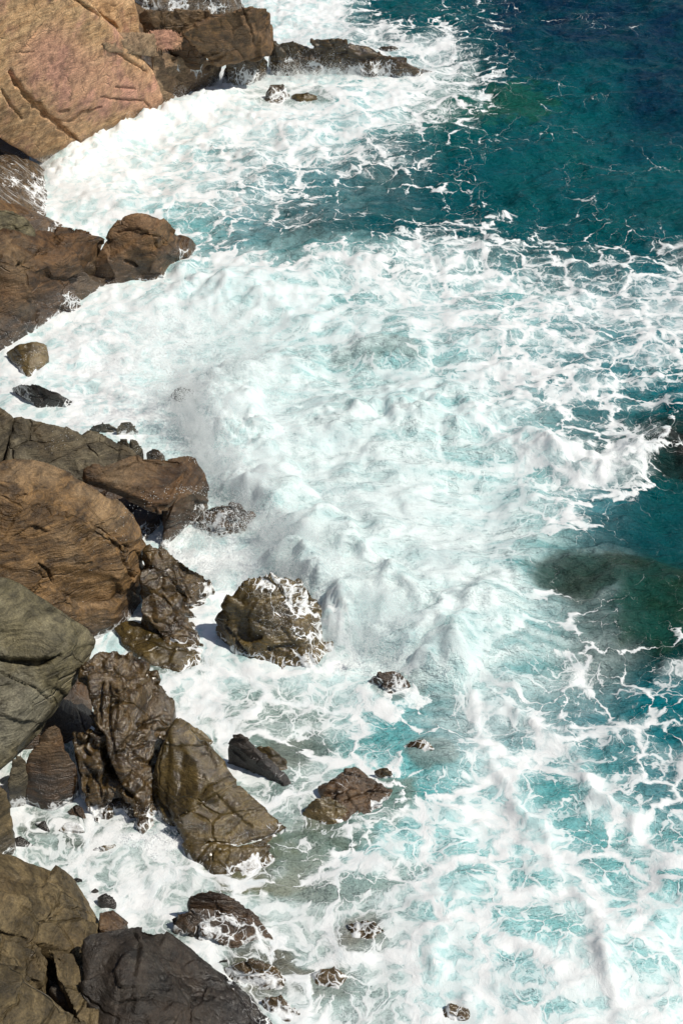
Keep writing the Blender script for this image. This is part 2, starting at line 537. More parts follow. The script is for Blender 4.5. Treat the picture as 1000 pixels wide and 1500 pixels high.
rock("peaked_boulder", "brown boulder with a crumbly tan peak, standing right of the dark brown boulder",
     [[(180, 316, 1.35), (200, 311, 1.4), (218, 312, 1.35), (238, 321, 1.15), (256, 338, .75), (272, 350, .4), (287, 361, .05), (283, 375, 0), (240, 390, 0), (180, 399, 0), (144, 417, 0),
       (124, 421, 0), (124, 405, .3), (150, 356, .9), (168, 329, 1.2), (224, 343, 1.15)]],
     'brown', .025, 3, 1.1, 1.2, 1.5, (-0.35, 0.5, 0.75), 5, cracks=[([(183, 379), (200, 389)], 2.2, .10), ([(172, 340), (200, 335), (240, 350)], 1.6, .05), ([(140, 392), (126, 412)], 3, .15)],
     tints=[(215, 320, 30, .8), (240, 330, 20, .6)], wash=[(150, 415, 20, .5), (270, 372, 20, .5)])
rock("ochre_awash_rock", "smooth ochre rock with water pouring around it below the dark brown boulder",
     [[(10, 517, .12), (28, 506, .35), (50, 500, .42), (68, 505, .32), (72, 522, .15), (60, 542, 0), (40, 554, 0), (22, 530, .1)]], 'olive', .02, 6, .8, .6, .6, wl=.05, tints=[(45, 520, 40, .8)])
rock("low_dark_rock", "low black wet rock in the foam above the long grey rock at the left edge",
     [[(16, 568, .1), (28, 562, .3), (52, 562, .45), (82, 574, .36), (109, 589, 0), (100, 598, 0), (56, 599, 0), (44, 582, .1)]], 'black', .02, 5, .9, .8, .8, wl=.06, wash=[(25, 573, 26, .7)])
rock("twin_low_rock", "low pair of joined dark humps in the foam behind the long grey rock",
     [[(125, 633, 0), (136, 622, .22), (150, 617, .3), (166, 618, .28), (178, 630, .1), (150, 638, 0)], [(168, 628, .2), (176, 618, .3), (192, 618, .3), (206, 631, .05), (185, 636, 0)]], 'slate', .02, 4, .9, .8)
rock("knob_rock", "two small dark knobs standing behind the dark overhanging slab",
     [[(166, 656, .5), (175, 642, .75), (187, 642, .75), (192, 655, .6), (186, 668, .4)], [(188, 655, .5), (191, 642, .7), (200, 643, .65), (212, 660, .4), (196, 670, .4)]], 'slate', .02, 4, .8, .6, .5)
rock("brown_crumb_rock", "small brown rock peeping over the top edge of the dark overhanging slab",
     [[(212, 664, .3), (222, 655, .5), (234, 658, .45), (244, 668, .2), (225, 676, .2)]], 'brown', .02, 4)
rock("grey_wedge_rock", "grey wedge at the left edge split off the long grey rock by a crack",
     [[(-60, 590, 1.9), (0, 597, 1.55), (20, 611, 1.35), (16, 638, 1.1), (4, 682, .7), (-60, 690, 1.0)]], 'slate', .025, 4, .8, .8, 1, (0.8, 0.2, 0.4), 5)
rock("long_grey_rock", "long grey streaked rock lying behind the big orange brown boulder",
     [[(22, 614, 1.3), (42, 613, 1.3), (93, 625, 1.1), (116, 634, .95), (125, 660, .8), (110, 700, .55), (60, 700, .6), (8, 690, .75)],
      [(108, 645, .85), (130, 630, .95), (145, 630, .95), (158, 639, .88), (196, 664, .68), (206, 692, .4), (112, 700, .55)]],
     'slate', .026, 4, .8, .9, 1.3, (0.75, 0.25, 0.45), 5)
rock("overhanging_slab_rock", "dark rock with a grey ledge overhanging a black hollow, right of the orange brown boulder",
     [dict(pts=[(124, 692, 1.4), (154, 680, 1.45), (192, 667, 1.4), (224, 666, 1.3), (262, 670, 1.12), (276, 682, 1.02), (272, 692, .98), (246, 738, .92), (222, 743, .92), (208, 730, 1.0), (192, 721, 1.08), (150, 705, 1.28)], thick=.16, shrink=.96),
      [(244, 669, 1.1), (268, 670, .95), (288, 675, .85), (298, 685, .78), (304, 702, .66), (298, 728, .4), (283, 762, .02), (262, 788, 0), (243, 802, 0), (236, 803, 0), (240, 775, .3), (254, 737, .74), (274, 692, .92)],
      dict(pts=[(126, 708, .6), (160, 700, .5), (240, 690, .5), (244, 740, .15), (228, 770, .05), (206, 792, 0), (170, 750, .1)])],
     'umber', .024, 3, .9, .9, 1.1, (0.3, 0.5, 0.75), 6, tints=[(190, 690, 50, .7), (160, 690, 40, .5)],
     cracks=[([(270, 690), (250, 720), (238, 738)], 2.0, .06)], wash=[(292, 745, 12, .6), (275, 775, 14, .6)])

# ---- the two great boulders
rock("orange_brown_boulder", "biggest orange brown boulder at the left edge with slanting layers",
     [[(-80, 680, 2.6), (0, 687, 2.35), (14, 676, 2.4), (30, 673, 2.42), (52, 675, 2.36), (82, 690, 2.2), (134, 711, 1.9), (165, 730, 1.65), (193, 753, 1.4), (206, 768, 1.2), (210, 785, 1.08), (207, 803, .92), (199, 848, .5), (166, 916, 0),
       (150, 948, -.1), (60, 930, .35), (-80, 930, .9), (184, 800, 1.28), (120, 762, 1.85), (40, 720, 2.32)]],
     'orange', .026, 5, 1.0, .9, 1.3, (0.30, 0.55, 0.78), 5.5,
     cracks=[([(132, 758), (155, 772), (178, 788), (196, 806)], 2.0, .08), ([(180, 800), (184, 825), (190, 845)], 2.2, .07), ([(54, 822), (68, 834), (76, 852)], 2.0, .07), ([(18, 728), (36, 724), (58, 712)], 1.5, .06),
             ([(0, 800), (60, 782), (110, 765)], 1.2, .03), ([(0, 760), (50, 742), (100, 728)], 1.2, .03)],
     tints=[(160, 752, 34, .9), (40, 680, 45, .7), (75, 695, 25, .6), (105, 812, 20, .5)])
rock("grey_green_boulder", "smooth grey green boulder with one gaping black crack, in front of the orange brown boulder",
     [dict(pts=[(-80, 838, 2.6), (0, 842, 2.3), (20, 849, 2.28), (52, 873, 2.1), (97, 903, 1.85), (128, 923, 1.6), (138, 938, 1.45), (134, 958, 1.35), (122, 980, 1.22), (106, 1003, 1.1), (84, 1037, .95), (50, 1046, 1.0), (26, 1098, .78), (0, 1126, .75), (-80, 1150, .9), (90, 950, 1.75), (60, 1000, 1.45)], shrink=.5, bot=0.0, dx=-.5, dy=.15)],
     'grey', .026, 10, 1.0, .45, .5, (0.3, 0.5, 0.75), 5,
     cracks=[([(-10, 962), (12, 965), (35, 967), (55, 973), (72, 969), (87, 962)], 4.6, .22), ([(0, 984), (30, 998), (56, 1010), (76, 1029)], 1.5, .07), ([(52, 1044), (48, 1030), (70, 1012)], 1.2, .04)],
     tints=[(30, 1050, 60, .6), (70, 930, 50, .2)])

# ---- twisted wet rocks in the gap
G2 = "twisted wet rocks beside the orange brown boulder"
rock("upper_twisted_rock", "uppermost of the three twisted wet brown rocks, its right end in the spray",
     [[(210, 807, .95), (216, 800, 1.0), (231, 799, 1.0), (247, 809, .9), (252, 842, .62), (225, 831, .8)], [(244, 810, .9), (275, 822, .68), (307, 847, .28), (319, 873, 0), (298, 888, 0), (274, 874, .3), (250, 842, .62)]],
     'wet', .02, 5, 1.2, 1.2, 1, (0.7, -0.4, 0.5), 6, crease=.8, wash=[(300, 865, 22, .75)], group=G2)
rock("middle_twisted_rock", "middle of the three twisted wet brown rocks, shaped like a bent arm",
     [[(202, 839, .85), (218, 828, .9), (243, 834, .8), (258, 858, .58), (226, 864, .62), (206, 852, .75)], [(226, 850, .7), (258, 857, .58), (280, 894, .18), (290, 904, .05), (276, 904, .1), (252, 890, .35)]],
     'wet', .02, 6, 1.0, .9, .8, (0.7, -0.4, 0.5), 6, crease=.6, group=G2)
rock("lower_twisted_rock", "lowest of the three twisted wet brown rocks with a bright wet sheen",
     [[(207, 874, .62), (224, 866, .66), (245, 886, .5), (284, 915, .1), (299, 946, 0), (262, 956, 0), (238, 940, .1), (214, 916, .3), (204, 895, .5)]],
     'wet', .02, 5, 1.2, 1.1, 1, (0.6, -0.5, 0.5), 6, crease=.8, group=G2)
rock("drowned_olive_rock", "olive rock under shallow water at the foot of the twisted wet rocks",
     [[(165, 918, .14), (194, 906, .2), (232, 940, .16), (266, 955, .1), (300, 950, .02), (290, 975, 0), (266, 985, 0), (225, 974, .05), (178, 942, .1)]], 'olive', .025, 5, 1, 1.2, 1, wl=.05)
rock("domed_wet_rock", "domed brown rock under a net of draining foam, standing alone in the white water",
     [[(311, 931, 0), (318, 910, .3), (331, 889, .6), (360, 850, 1.0), (392, 836, 1.1), (440, 848, .9), (466, 874, .6), (480, 905, .25), (494, 944, 0), (466, 976, 0), (416, 977, 0), (350, 955, 0)]],
     'olive', .022, 4, 1.1, 1.5, 1.1, (0.6, 0.3, 0.5), 5, cracks=[([(335, 915), (350, 940), (365, 955)], 2.0, .06)], wash=[(430, 880, 70, .55), (390, 850, 50, .5), (475, 930, 40, .7), (455, 850, 40, .65)], crease=.4)
rock("veiled_red_rock", "dark reddish rock mostly covered by spray below the overhanging slab",
     [[(284, 772, 0), (300, 745, .35), (322, 735, .5), (352, 738, .45), (375, 755, .2), (368, 776, 0), (325, 790, 0)]], 'umber', .022, 5, 1.2, 1.4, wash=[(330, 765, 50, .6)])
rock("lone_dark_knob", "small dark knob poking out of the foam at the left foot of the great splash",
     [[(249, 579, .05), (257, 570, .3), (270, 567, .32), (284, 571, .3), (282, 583, 0), (256, 584, 0)]], 'black', .018, 5, wl=.05)

# ---- wet wall of the pool
rock("crinkled_wet_rock", "tall crinkled wet brown rock with deep folds, right of the grey green boulder",
     [[(117, 990, 1.3), (126, 965, 1.45), (146, 950, 1.45), (192, 952, 1.25), (222, 971, 1.05), (241, 998, .88), (258, 1026, .68), (254, 1053, .52), (240, 1090, .38), (224, 1150, .15), (230, 1200, 0), (210, 1228, 0), (192, 1195, .15), (165, 1130, .6), (140, 1060, 1.0), (175, 1010, 1.25)],
      [(104, 1072, .85), (132, 1064, .92), (152, 1082, .8), (176, 1150, .32), (182, 1186, 0), (147, 1210, 0), (121, 1190, .1), (114, 1115, .6)]],
     'wet', .02, 5, 1.1, .9, .8, (0.85, 0.2, 0.3), 5, crease=1.5,
     cracks=[([(120, 995), (130, 1035), (134, 1064), (150, 1078), (150, 1100), (164, 1130), (178, 1155), (200, 1168), (212, 1190)], 4.0, .20), ([(160, 1000), (161, 1040), (163, 1075), (170, 1110)], 2.0, .07), ([(150, 1000), (145, 1030), (150, 1060)], 2.5, .08),
             ([(175, 1095), (205, 1065), (235, 1050)], 2.0, .06), ([(160, 985), (185, 985), (215, 990)], 2.0, .06), ([(186, 1080), (200, 1095), (220, 1090)], 1.8, .05), ([(132, 1130), (145, 1150), (150, 1180)], 2.0, .06)])
rock("pale_edge_rock", "thin yellowish rock edge showing behind the layered wet rock",
     [[(253, 1050, .3), (262, 1050, .32), (286, 1064, .25), (313, 1083, .05), (308, 1094, 0), (280, 1090, .1)]], 'olive', .018, 4, tints=[(285, 1070, 40, .8)], wl=.04)
rock("layered_wet_rock", "olive wet rock split into sloping layers, running down into the foam beside the crinkled rock",
     [[(251, 1064, .85), (258, 1058, .86), (266, 1059, .84), (290, 1080, .7), (328, 1128, .52), (347, 1142, .45), (322, 1166, .45), (256, 1200, .22), (234, 1204, .0), (222, 1160, .15), (226, 1120, .5)],
      dict(pts=[(318, 1163, .40), (350, 1149, .44), (424, 1211, .1), (418, 1222, 0), (362, 1242, .06), (278, 1242, .06), (253, 1200, .30)]),
      [(262, 1225, .12), (300, 1242, .1), (362, 1236, .1), (420, 1222, .02), (398, 1284, -.02), (376, 1298, -.02), (320, 1282, .0), (280, 1250, .06)]],
     'olive', .018, 3, .9, .9, 1.3, (0.35, -0.55, 0.75), 5, cracks=[([(258, 1200), (300, 1175), (345, 1146)], 1.8, .06), ([(278, 1238), (340, 1238), (410, 1222)], 1.8, .05), ([(318, 1165), (345, 1195), (370, 1210)], 1.4, .04), ([(228, 1165), (246, 1195)], 2.4, .06)], wl=.06)
rock("shadowed_upright_stone", "small dark upright stone in the black hollow above the egg shaped stone",
     [[(55, 1085, .9), (66, 1066, 1.1), (80, 1059, 1.12), (89, 1064, 1.05), (94, 1092, .8), (76, 1100, .8)]], 'umber', .02, 6, .7, .5)
rock("egg_stone", "dark brown egg shaped stone standing in the foamy pool",
     [[(29, 1156, .25), (35, 1118, .65), (46, 1095, .85), (60, 1084, .95), (82, 1083, .95), (98, 1096, .82), (114, 1120, .55), (114, 1146, .3), (108, 1168, .1), (98, 1184, 0), (78, 1193, -.02), (50, 1183, 0)]], 'umber', .018, 14, .5, .15, .08)
rock("leaning_sliver", "thin dark sliver of rock leaning between the grey green boulder and the egg shaped stone",
     [[(10, 1150, .45), (18, 1108, .85), (30, 1101, .9), (39, 1110, .8), (31, 1150, .4), (22, 1178, .05), (12, 1172, .15)]], 'slate', .018, 4, .7, .6)
rock("left_edge_rock", "upright grey rock cut by the left edge beside the foamy pool",
     [[(-50, 1140, 1.3), (0, 1148, 1.05), (8, 1152, 1.0), (15, 1188, .62), (20, 1243, .1), (0, 1254, .1), (-50, 1270, .3)]], 'ledge', .02, 5, .9, .9)

G3 = "stones in the foamy pool"
rock("pool_stone", "sharp thin black stone in the foamy pool below the egg shaped stone",
     [low(.03, [(52, 1204, .08), (66, 1202, .1), (76, 1222, .03), (70, 1224, 0), (60, 1214, .02)])], 'black', .012, 2, .6, .6, wl=.0, group=G3)
rock("pool_stone", "flat rounded green stone in the foamy pool",
     [low(.03, [(84, 1216, .06), (97, 1202, .12), (117, 1204, .12), (126, 1218, .06), (106, 1228, 0)])], 'olive', .012, 5, .6, .6, wl=.0, group=G3)
rock("pool_stone", "dark stone at the left rim of the foamy pool under the upright grey rock",
     [low(.03, [(18, 1228, .08), (32, 1224, .13), (50, 1238, .04), (44, 1245, 0), (20, 1246, 0)])], 'black', .012, 3, .6, .6, wl=.0, group=G3)
rock("pool_stone", "low dark stone between the egg shaped stone and the crinkled wet rock",
     [low(.03, [(98, 1188, .08), (112, 1176, .14), (122, 1182, .12), (130, 1206, .02), (120, 1212, 0), (106, 1200, .04)])], 'umber', .012, 4, .6, .6, wl=.0, group=G3)
rock("pool_stone", "flat drowned stone in the middle of the pool's lower foam",
     [low(.03, [(134, 1244, .04), (150, 1238, .1), (170, 1235, .1), (172, 1246, .03), (146, 1254, 0)])], 'olive', .012, 4, .6, .6, wl=.0, group=G3)
rock("pool_stone", "black pebble touching the top right side of the bottom left rock",
     [low(.03, [(100, 1288, .06), (112, 1284, .12), (122, 1287, .08), (112, 1296, 0)])], 'black', .012, 4, .6, .6, wl=.0, group=G3)
rock("pool_stone", "black pebble just above the shiny blue grey stone",
     [low(.03, [(131, 1303, .06), (140, 1299, .12), (147, 1302, .08), (138, 1312, 0)])], 'black', .012, 4, .6, .6, wl=.0, group=G3)
rock("pool_stone", "shiny blue grey stone at the tip of the foam above the black slab",
     [low(.03, [(142, 1314, .14), (154, 1306, .24), (166, 1312, .2), (171, 1322, .1), (168, 1338, 0), (148, 1330, .06)])], 'black', .012, 4, .8, .8, wl=.0, group=G3)

# ---- foreground, bottom left
rock("foreground_ledge_rock", "broad olive grey rock filling the left edge below the foamy pool",
     [[(-60, 1240, 1.5), (0, 1247, 1.05), (21, 1251, .98), (64, 1268, .8), (101, 1289, .58), (112, 1308, .5), (134, 1327, .5), (150, 1345, .5), (134, 1368, .62), (106, 1391, .72), (55, 1381, .98), (0, 1338, 1.25), (-60, 1345, 1.6), (45, 1310, 1.1)]],
     'ledge', .02, 4, 1.3, 1.3, 1.4, (0.4, 0.4, 0.8), 5, tints=[(100, 1300, 60, -.3)], cracks=[([(0, 1278), (40, 1288), (80, 1300), (110, 1322)], 1.6, .05), ([(60, 1350), (90, 1330), (130, 1335)], 1.6, .05)])
rock("brown_wedge_rock", "small brown wedge between the broad olive rock and the top of the black slab",
     [[(146, 1336, .6), (165, 1333, .5), (187, 1352, .38), (176, 1364, .5), (146, 1360, .6)]], 'brown', .016, 3)
rock("fissured_rock", "fissured olive rock between the broad olive grey rock and the bottom left corner rock",
     [[(-50, 1345, 1.5), (0, 1343, 1.2), (54, 1384, .95), (64, 1410, .92), (64, 1440, .9), (34, 1420, 1.1), (0, 1412, 1.2), (-50, 1405, 1.5)]], 'ledge', .018, 3, 1.4, 2.0, 1.4, crease=.8,
     cracks=[([(4, 1345), (4, 1375), (0, 1405)], 2.5, .12), ([(30, 1375), (52, 1390), (60, 1420)], 2.2, .10)])
rock("split_rock", "narrow olive rock split off along the left side of the black slab",
     [[(70, 1388, .95), (104, 1393, .85), (126, 1418, .82), (154, 1452, .75), (168, 1475, .7), (190, 1502, .65), (180, 1540, .6), (130, 1530, .7), (113, 1474, .8), (84, 1432, .9)]], 'ledge', .02, 4, 1.1, 1.3, 1, crease=.6,
     cracks=[([(75, 1400), (82, 1430)], 2.5, .1), ([(120, 1470), (150, 1478)], 2.0, .06)])
rock("crevice_stone", "wet black stone stuck in the crevice left of the split rock",
     [[(70, 1448, .72), (80, 1440, .78), (97, 1444, .72), (119, 1468, .6), (110, 1480, .58), (85, 1464, .66)]], 'black', .014, 4, .8, .8)
rock("corner_rock", "grainy grey green rock filling the bottom left corner",
     [[(-60, 1398, 1.9), (0, 1409, 1.5), (25, 1422, 1.42), (67, 1455, 1.25), (101, 1480, 1.08), (124, 1500, .95), (130, 1560, .9), (-60, 1580, 1.5)]], 'ledge', .02, 4, 1.3, 1.3, 1.3)
rock("black_slab", "big smooth black slab sloping down to the foam at the bottom edge",
     [[(111, 1386, .95), (120, 1372, 1.02), (132, 1364, 1.02), (176, 1357, .94), (196, 1362, .86), (212, 1366, .76), (239, 1361, .68), (253, 1368, .58), (309, 1413, .27), (354, 1454, .12), (404, 1504, 0), (412, 1545, 0), (270, 1575, .35), (150, 1570, .55), (150, 1450, .78), (186, 1400, 1.0), (205, 1470, .88)]],
     'black', .018, 3, 1.0, .9, 1.5, (0.75, -0.3, 0.5), 5, cracks=[([(196, 1362), (205, 1385), (200, 1410), (196, 1430)], 2.2, .08), ([(168, 1470), (200, 1465), (225, 1462)], 2.0, .06), ([(215, 1380), (235, 1405), (262, 1450)], 1.6, .03)])
rock("half_drowned_rock", "smooth dark brown crest of rock rising from the foam right above the black slab",
     [[(274, 1320, .3), (280, 1312, .42), (295, 1305, .5), (311, 1303, .5), (330, 1308, .42), (350, 1317, .32), (385, 1347, .05), (340, 1345, .12), (278, 1332, .2)]], 'umber', .016, 5, .7, .6, .7, wl=.02)
rock("foam_veined_rock", "low rock veined with foam directly below the smooth dark brown crest",
     [[(249, 1348, .1), (256, 1338, .26), (280, 1330, .34), (320, 1330, .3), (380, 1346, .18), (405, 1382, 0), (358, 1392, 0), (294, 1378, .06), (252, 1366, .04)]], 'umber', .018, 4, 1.2, 1.3, 1, wash=[(330, 1360, 80, .62)], crease=.6)
G4 = "rocks awash in the lower foam"
rock("awash_rock", "brown rock awash beside the black slab's sloping edge",
     [low(.015, [(324, 1420, 0), (340, 1410, .18), (366, 1406, .24), (402, 1414, .2), (427, 1442, .03), (418, 1462, 0), (344, 1442, 0)])], 'wet', .018, 4, 1.2, 1.3, wl=.22, group=G4)
rock("awash_rock", "brown rock awash lowest on the picture, right of the slab's lower end",
     [low(.015, [(376, 1470, 0), (392, 1458, .18), (412, 1456, .2), (446, 1490, .03), (430, 1510, 0), (396, 1506, 0)])], 'wet', .018, 4, 1.2, 1.3, wl=.22, group=G4)
rock("awash_rock", "little dark pebble of rock alone in foam left above the awash brown rock",
     [low(.015, [(311, 1407, .05), (318, 1402, .12), (333, 1404, .1), (335, 1410, .04), (324, 1413, 0)])], 'black', .012, 4, wl=.0, group=G4)
rock("awash_rock", "reddish rock under draining foam, far right of the foam veined rock",
     [low(.015, [(500, 1358, 0), (522, 1345, .24), (548, 1348, .24), (574, 1368, .03), (550, 1396, 0), (515, 1388, 0)])], 'wet', .018, 4, 1.2, 1.3, wl=.22, wash=[(520, 1385, 40, .75)], group=G4)
rock("awash_rock", "rock glimpsed through foam between the reddish rock and the lowest awash rock",
     [low(.015, [(446, 1432, 0), (464, 1418, .2), (490, 1414, .22), (518, 1432, .04), (502, 1458, 0), (462, 1454, 0)])], 'wet', .018, 4, 1.2, 1.3, wl=.22, group=G4)
rock("awash_rock", "dark rock edge at the bottom of the foam, rightmost of the awash rocks",
     [low(.015, [(640, 1484, 0), (660, 1468, .18), (678, 1472, .18), (696, 1490, .0), (690, 1510, 0), (650, 1508, 0)])], 'wet', .018, 4, 1.2, 1.3, wl=.22, group=G4)
rock("awash_rock", "dark patch of rock under clear foam upper right of the reddish brown rocks",
     [low(.015, [(585, 1094, 0), (602, 1082, .12), (625, 1082, .16), (642, 1103, .03), (620, 1115, 0)])], 'wet', .018, 4, 1.2, 1.3, wl=.22, group=G4)
rock("awash_rock", "dark red rock sliding under the foam below the lone domed rock",
     [low(.015, [(538, 1000, 0), (552, 984, .22), (585, 982, .24), (604, 1004, .03), (572, 1018, 0)])], 'umber', .018, 4, 1.2, 1.3, wl=.22, group=G4)
rock("black_fin_rock", "small upright black fin of rock between the layered rock and the reddish brown rocks",
     [[(330, 1098, .28), (337, 1081, .5), (350, 1074, .58), (361, 1079, .52), (389, 1109, .3), (412, 1128, .15), (430, 1151, 0), (424, 1157, 0), (392, 1140, .02), (360, 1118, .1)]], 'black', .014, 3, .8, 1.0, 1, wl=.02, wash=[(400, 1135, 18, .4)])
rock("olive_back_rock", "olive rock leaning against the back of the small black fin",
     [[(374, 1093, .25), (396, 1093, .28), (418, 1112, .15), (424, 1132, 0), (400, 1128, .05)]], 'olive', .014, 4, .8, .8, wl=.03)
rock("tan_rounded_rock", "rounded tan rock in front of the reddish brown rock in the lower foam",
     [[(443, 1193, .03), (452, 1176, .2), (464, 1167, .28), (480, 1165, .28), (508, 1180, .16), (512, 1197, .04), (496, 1212, 0), (456, 1205, 0)]], 'olive', .016, 5, .8, .8, wl=.03, tints=[(475, 1185, 40, .8)])
rock("reddish_brown_rock", "reddish brown wet rock behind the rounded tan rock",
     [[(468, 1154, .12), (480, 1137, .26), (520, 1124, .36), (548, 1143, .26), (574, 1157, .08), (566, 1172, .03), (548, 1194, 0), (508, 1214, 0), (490, 1180, .16)]], 'brown', .018, 3, 1.2, 1.4, 1, wl=.05, crease=.6, wash=[(500, 1140, 30, .5)],
     cracks=[([(505, 1172), (540, 1160), (570, 1160)], 2.5, .08)])
rock("reddish_chip_rock", "small dark chip of rock off the right shoulder of the reddish brown rock",
     [[(546, 1128, .1), (560, 1122, .18), (574, 1126, .14), (578, 1138, .03), (556, 1140, .02)]], 'wet', .014, 3, wl=.04)

# ---- shore floor under the boulders
SHORE = [(200, -20), (290, 40), (285, 75), (258, 112), (130, 165), (64, 232), (20, 330), (-30, 480), (-60, 590), (60, 690), (160, 790), (130, 905), (178, 985), (176, 1060), (122, 1090), (0, 1118), (-40, 1240), (40, 1330), (110, 1440), (190, 1530), (330, 1700)]
sh = np.array([at(x, y) for x, y in SHORE])[::-1]


def shore_x(y):
    return np.interp(y, sh[:, 1], sh[:, 0])


def grid_mesh(name, xs, ys, zfun):
    X, Y = np.meshgrid(xs, ys)
    P = np.stack((X.ravel(), Y.ravel(), np.zeros(X.size)), 1)
    P = zfun(P)
    nx, ny = len(xs), len(ys)
    i = (np.arange(ny - 1)[:, None] * nx + np.arange(nx - 1)[None]).ravel()
    F = np.stack((i, i + 1, i + nx + 1, i + nx), 1).astype(np.int32)
    me = bpy.data.meshes.new(name)
    me.vertices.add(len(P))
    me.vertices.foreach_set("co", P.astype(np.float32).ravel())
    me.loops.add(F.size)
    me.loops.foreach_set("vertex_index", F.ravel())
    me.polygons.add(len(F))
    me.polygons.foreach_set("loop_start", np.arange(0, F.size, 4, dtype=np.int32))
    me.polygons.foreach_set("use_smooth", np.ones(len(F), bool))
    me.update(calc_edges=True)
    ob = bpy.data.objects.new(name, me)
    COL.objects.link(ob)
    return ob, P


def spread(lo, hi, step, out_lo, out_hi, growth=1.09):
    core = list(np.arange(lo, hi + step * .5, step))
    a, s = [], step
    x = lo
    while x > out_lo:
        s *= growth
        x -= s
        a.append(x)
    b, s = [], step
    x = core[-1]
    while x < out_hi:
        s *= growth
        x += s
        b.append(x)
    return np.array(a[::-1] + core + b)


def ground_z(P):
    s = shore_x(P[:, 1]) - P[:, 0]
    P[:, 2] = np.clip(1.05 * s - 0.3, -1.4, 9) + 0.25 * fbm(P * np.array((1.2, 1.2, 1)), 4, 900)
    P[:, 2] = np.where(P[:, 1] < 3, np.minimum(P[:, 2], 2), P[:, 2])
    return P


g, _ = grid_mesh("shore_ground", spread(-14, 4, .12, -120, 300, 1.15), spread(6, 54, .14, -8, 400, 1.15), ground_z)
g["kind"] = "structure"
g.data.materials.append(M['umber'])
set_attr(g.data, "wash", np.zeros(len(g.data.vertices)))
set_attr(g.data, "tint", np.zeros(len(g.data.vertices)))

# ------------------------------------------------------------------ the sea
# how much foam lies on the water (0 open water .. 9 solid white), charted over the bay
FOAMMAP = """
99999999994111211110
99999999987785200000
99999999997876411000
99999999988654211000
99998767655432211111
99998876432222111110
99886543332333221111
99875421122455544435
99987788877776676556
99889999988777666667
99988999876566665556
99999999988887654554
99999999998887765443
99999999999887766753
99999999999988876421
99999999999999876421
99999999999999741111
99999999999999843234
99999999999999754433
99999999999877655445
88888888777646655444
88888887776556665554
88888888777667665556
88888887788767766666
88888888877777777667
88888888888877777787
88888888888888777888
88888888888888887788
88888888888788878888
88888888888778878888""".split()
TONES = dict(N=(0, 46, 74), D=(0, 86, 96), G=(0, 98, 84), T=(0, 128, 142), Q=(20, 176, 182), A=(96, 210, 212), M=(164, 222, 224), O=(14, 58, 56), B=(140, 160, 150))
TONEMAP = """
MMMMMDDNNN
MMMMQQGDDN
MMQTTDDDDD
MMQTDDDDDD
MMMAAQQQTT
MMMMAAQTTT
MMMMMMAQDO
MMMMMMMATD
MMMMMMMQOO
MMMMMMAQOO
BBBBBQTTTT
BBBBBAQQQT
BBBBBAAAQA
BBBBBBAAAA
BBBBBBAQAA""".split()


def sample(grid, gx, gy):
    """smooth look-up in a small chart"""
    hgt, wid = grid.shape[:2]
    gx = np.clip(gx, 0, wid - 1.001)
    gy = np.clip(gy, 0, hgt - 1.001)
    ix, iy = gx.astype(int), gy.astype(int)
    fx, fy = gx - ix, gy - iy
    fx, fy = fx * fx * (3 - 2 * fx), fy * fy * (3 - 2 * fy)
    if grid.ndim == 3:
        fx, fy = fx[:, None], fy[:, None]
    return (grid[iy, ix] * (1 - fx) + grid[iy, ix + 1] * fx) * (1 - fy) + (grid[iy + 1, ix] * (1 - fx) + grid[iy + 1, ix + 1] * fx) * fy


MILKMAP = """
0000100000
1122110000
2333210000
0133100000
0356664320
0368876410
0256888510
0247999710
0224899820
0000378830
0000025420
0000012221
0000123322
0000123333
0000234444""".split()
milk_g = np.array([[int(c) for c in r] for r in MILKMAP], float) / 9
foam_g = np.array([[int(c) for c in r] for r in FOAMMAP], float) / 9
tone_g = np.array([[lin(*TONES[c]) for c in r] for r in TONEMAP]) * 0.82

# places where the bottom shows through: x, y, half width, half height, colour, strength
DEEPS = [(880, 850, 140, 34, (36, 58, 44), .86), (960, 910, 85, 55, (30, 62, 42), .85), (1000, 655, 75, 36, (26, 24, 20), .95), (920, 770, 120, 40, (6, 66, 74), .6), (565, 524, 75, 16, (120, 135, 128), .7),
         (760, 150, 75, 38, (30, 92, 62), .6), (380, 1430, 75, 50, (92, 74, 46), .8), (530, 1375, 55, 42, (100, 78, 54), .8), (480, 1435, 55, 36, (96, 80, 54), .8), (330, 1368, 95, 42, (84, 72, 52), .7),
         (615, 1100, 45, 26, (70, 90, 84), .8), (520, 1180, 95, 55, (110, 96, 70), .7), (370, 1270, 80, 45, (130, 116, 70), .8), (440, 1240, 70, 40, (120, 124, 100), .6), (570, 1000, 50, 24, (84, 64, 56), .7),
         (430, 950, 80, 40, (120, 120, 104), .5), (250, 970, 60, 24, (96, 84, 50), .8), (430, 1100, 60, 28, (120, 124, 116), .6), (420, 142, 60, 22, (120, 96, 66), .7), (120, 1215, 90, 40, (104, 108, 96), .8), (500, 1290, 120, 40, (140, 150, 140), .6)]

wl2 = lambda pts: np.array([at(*p)[:2] for p in pts])
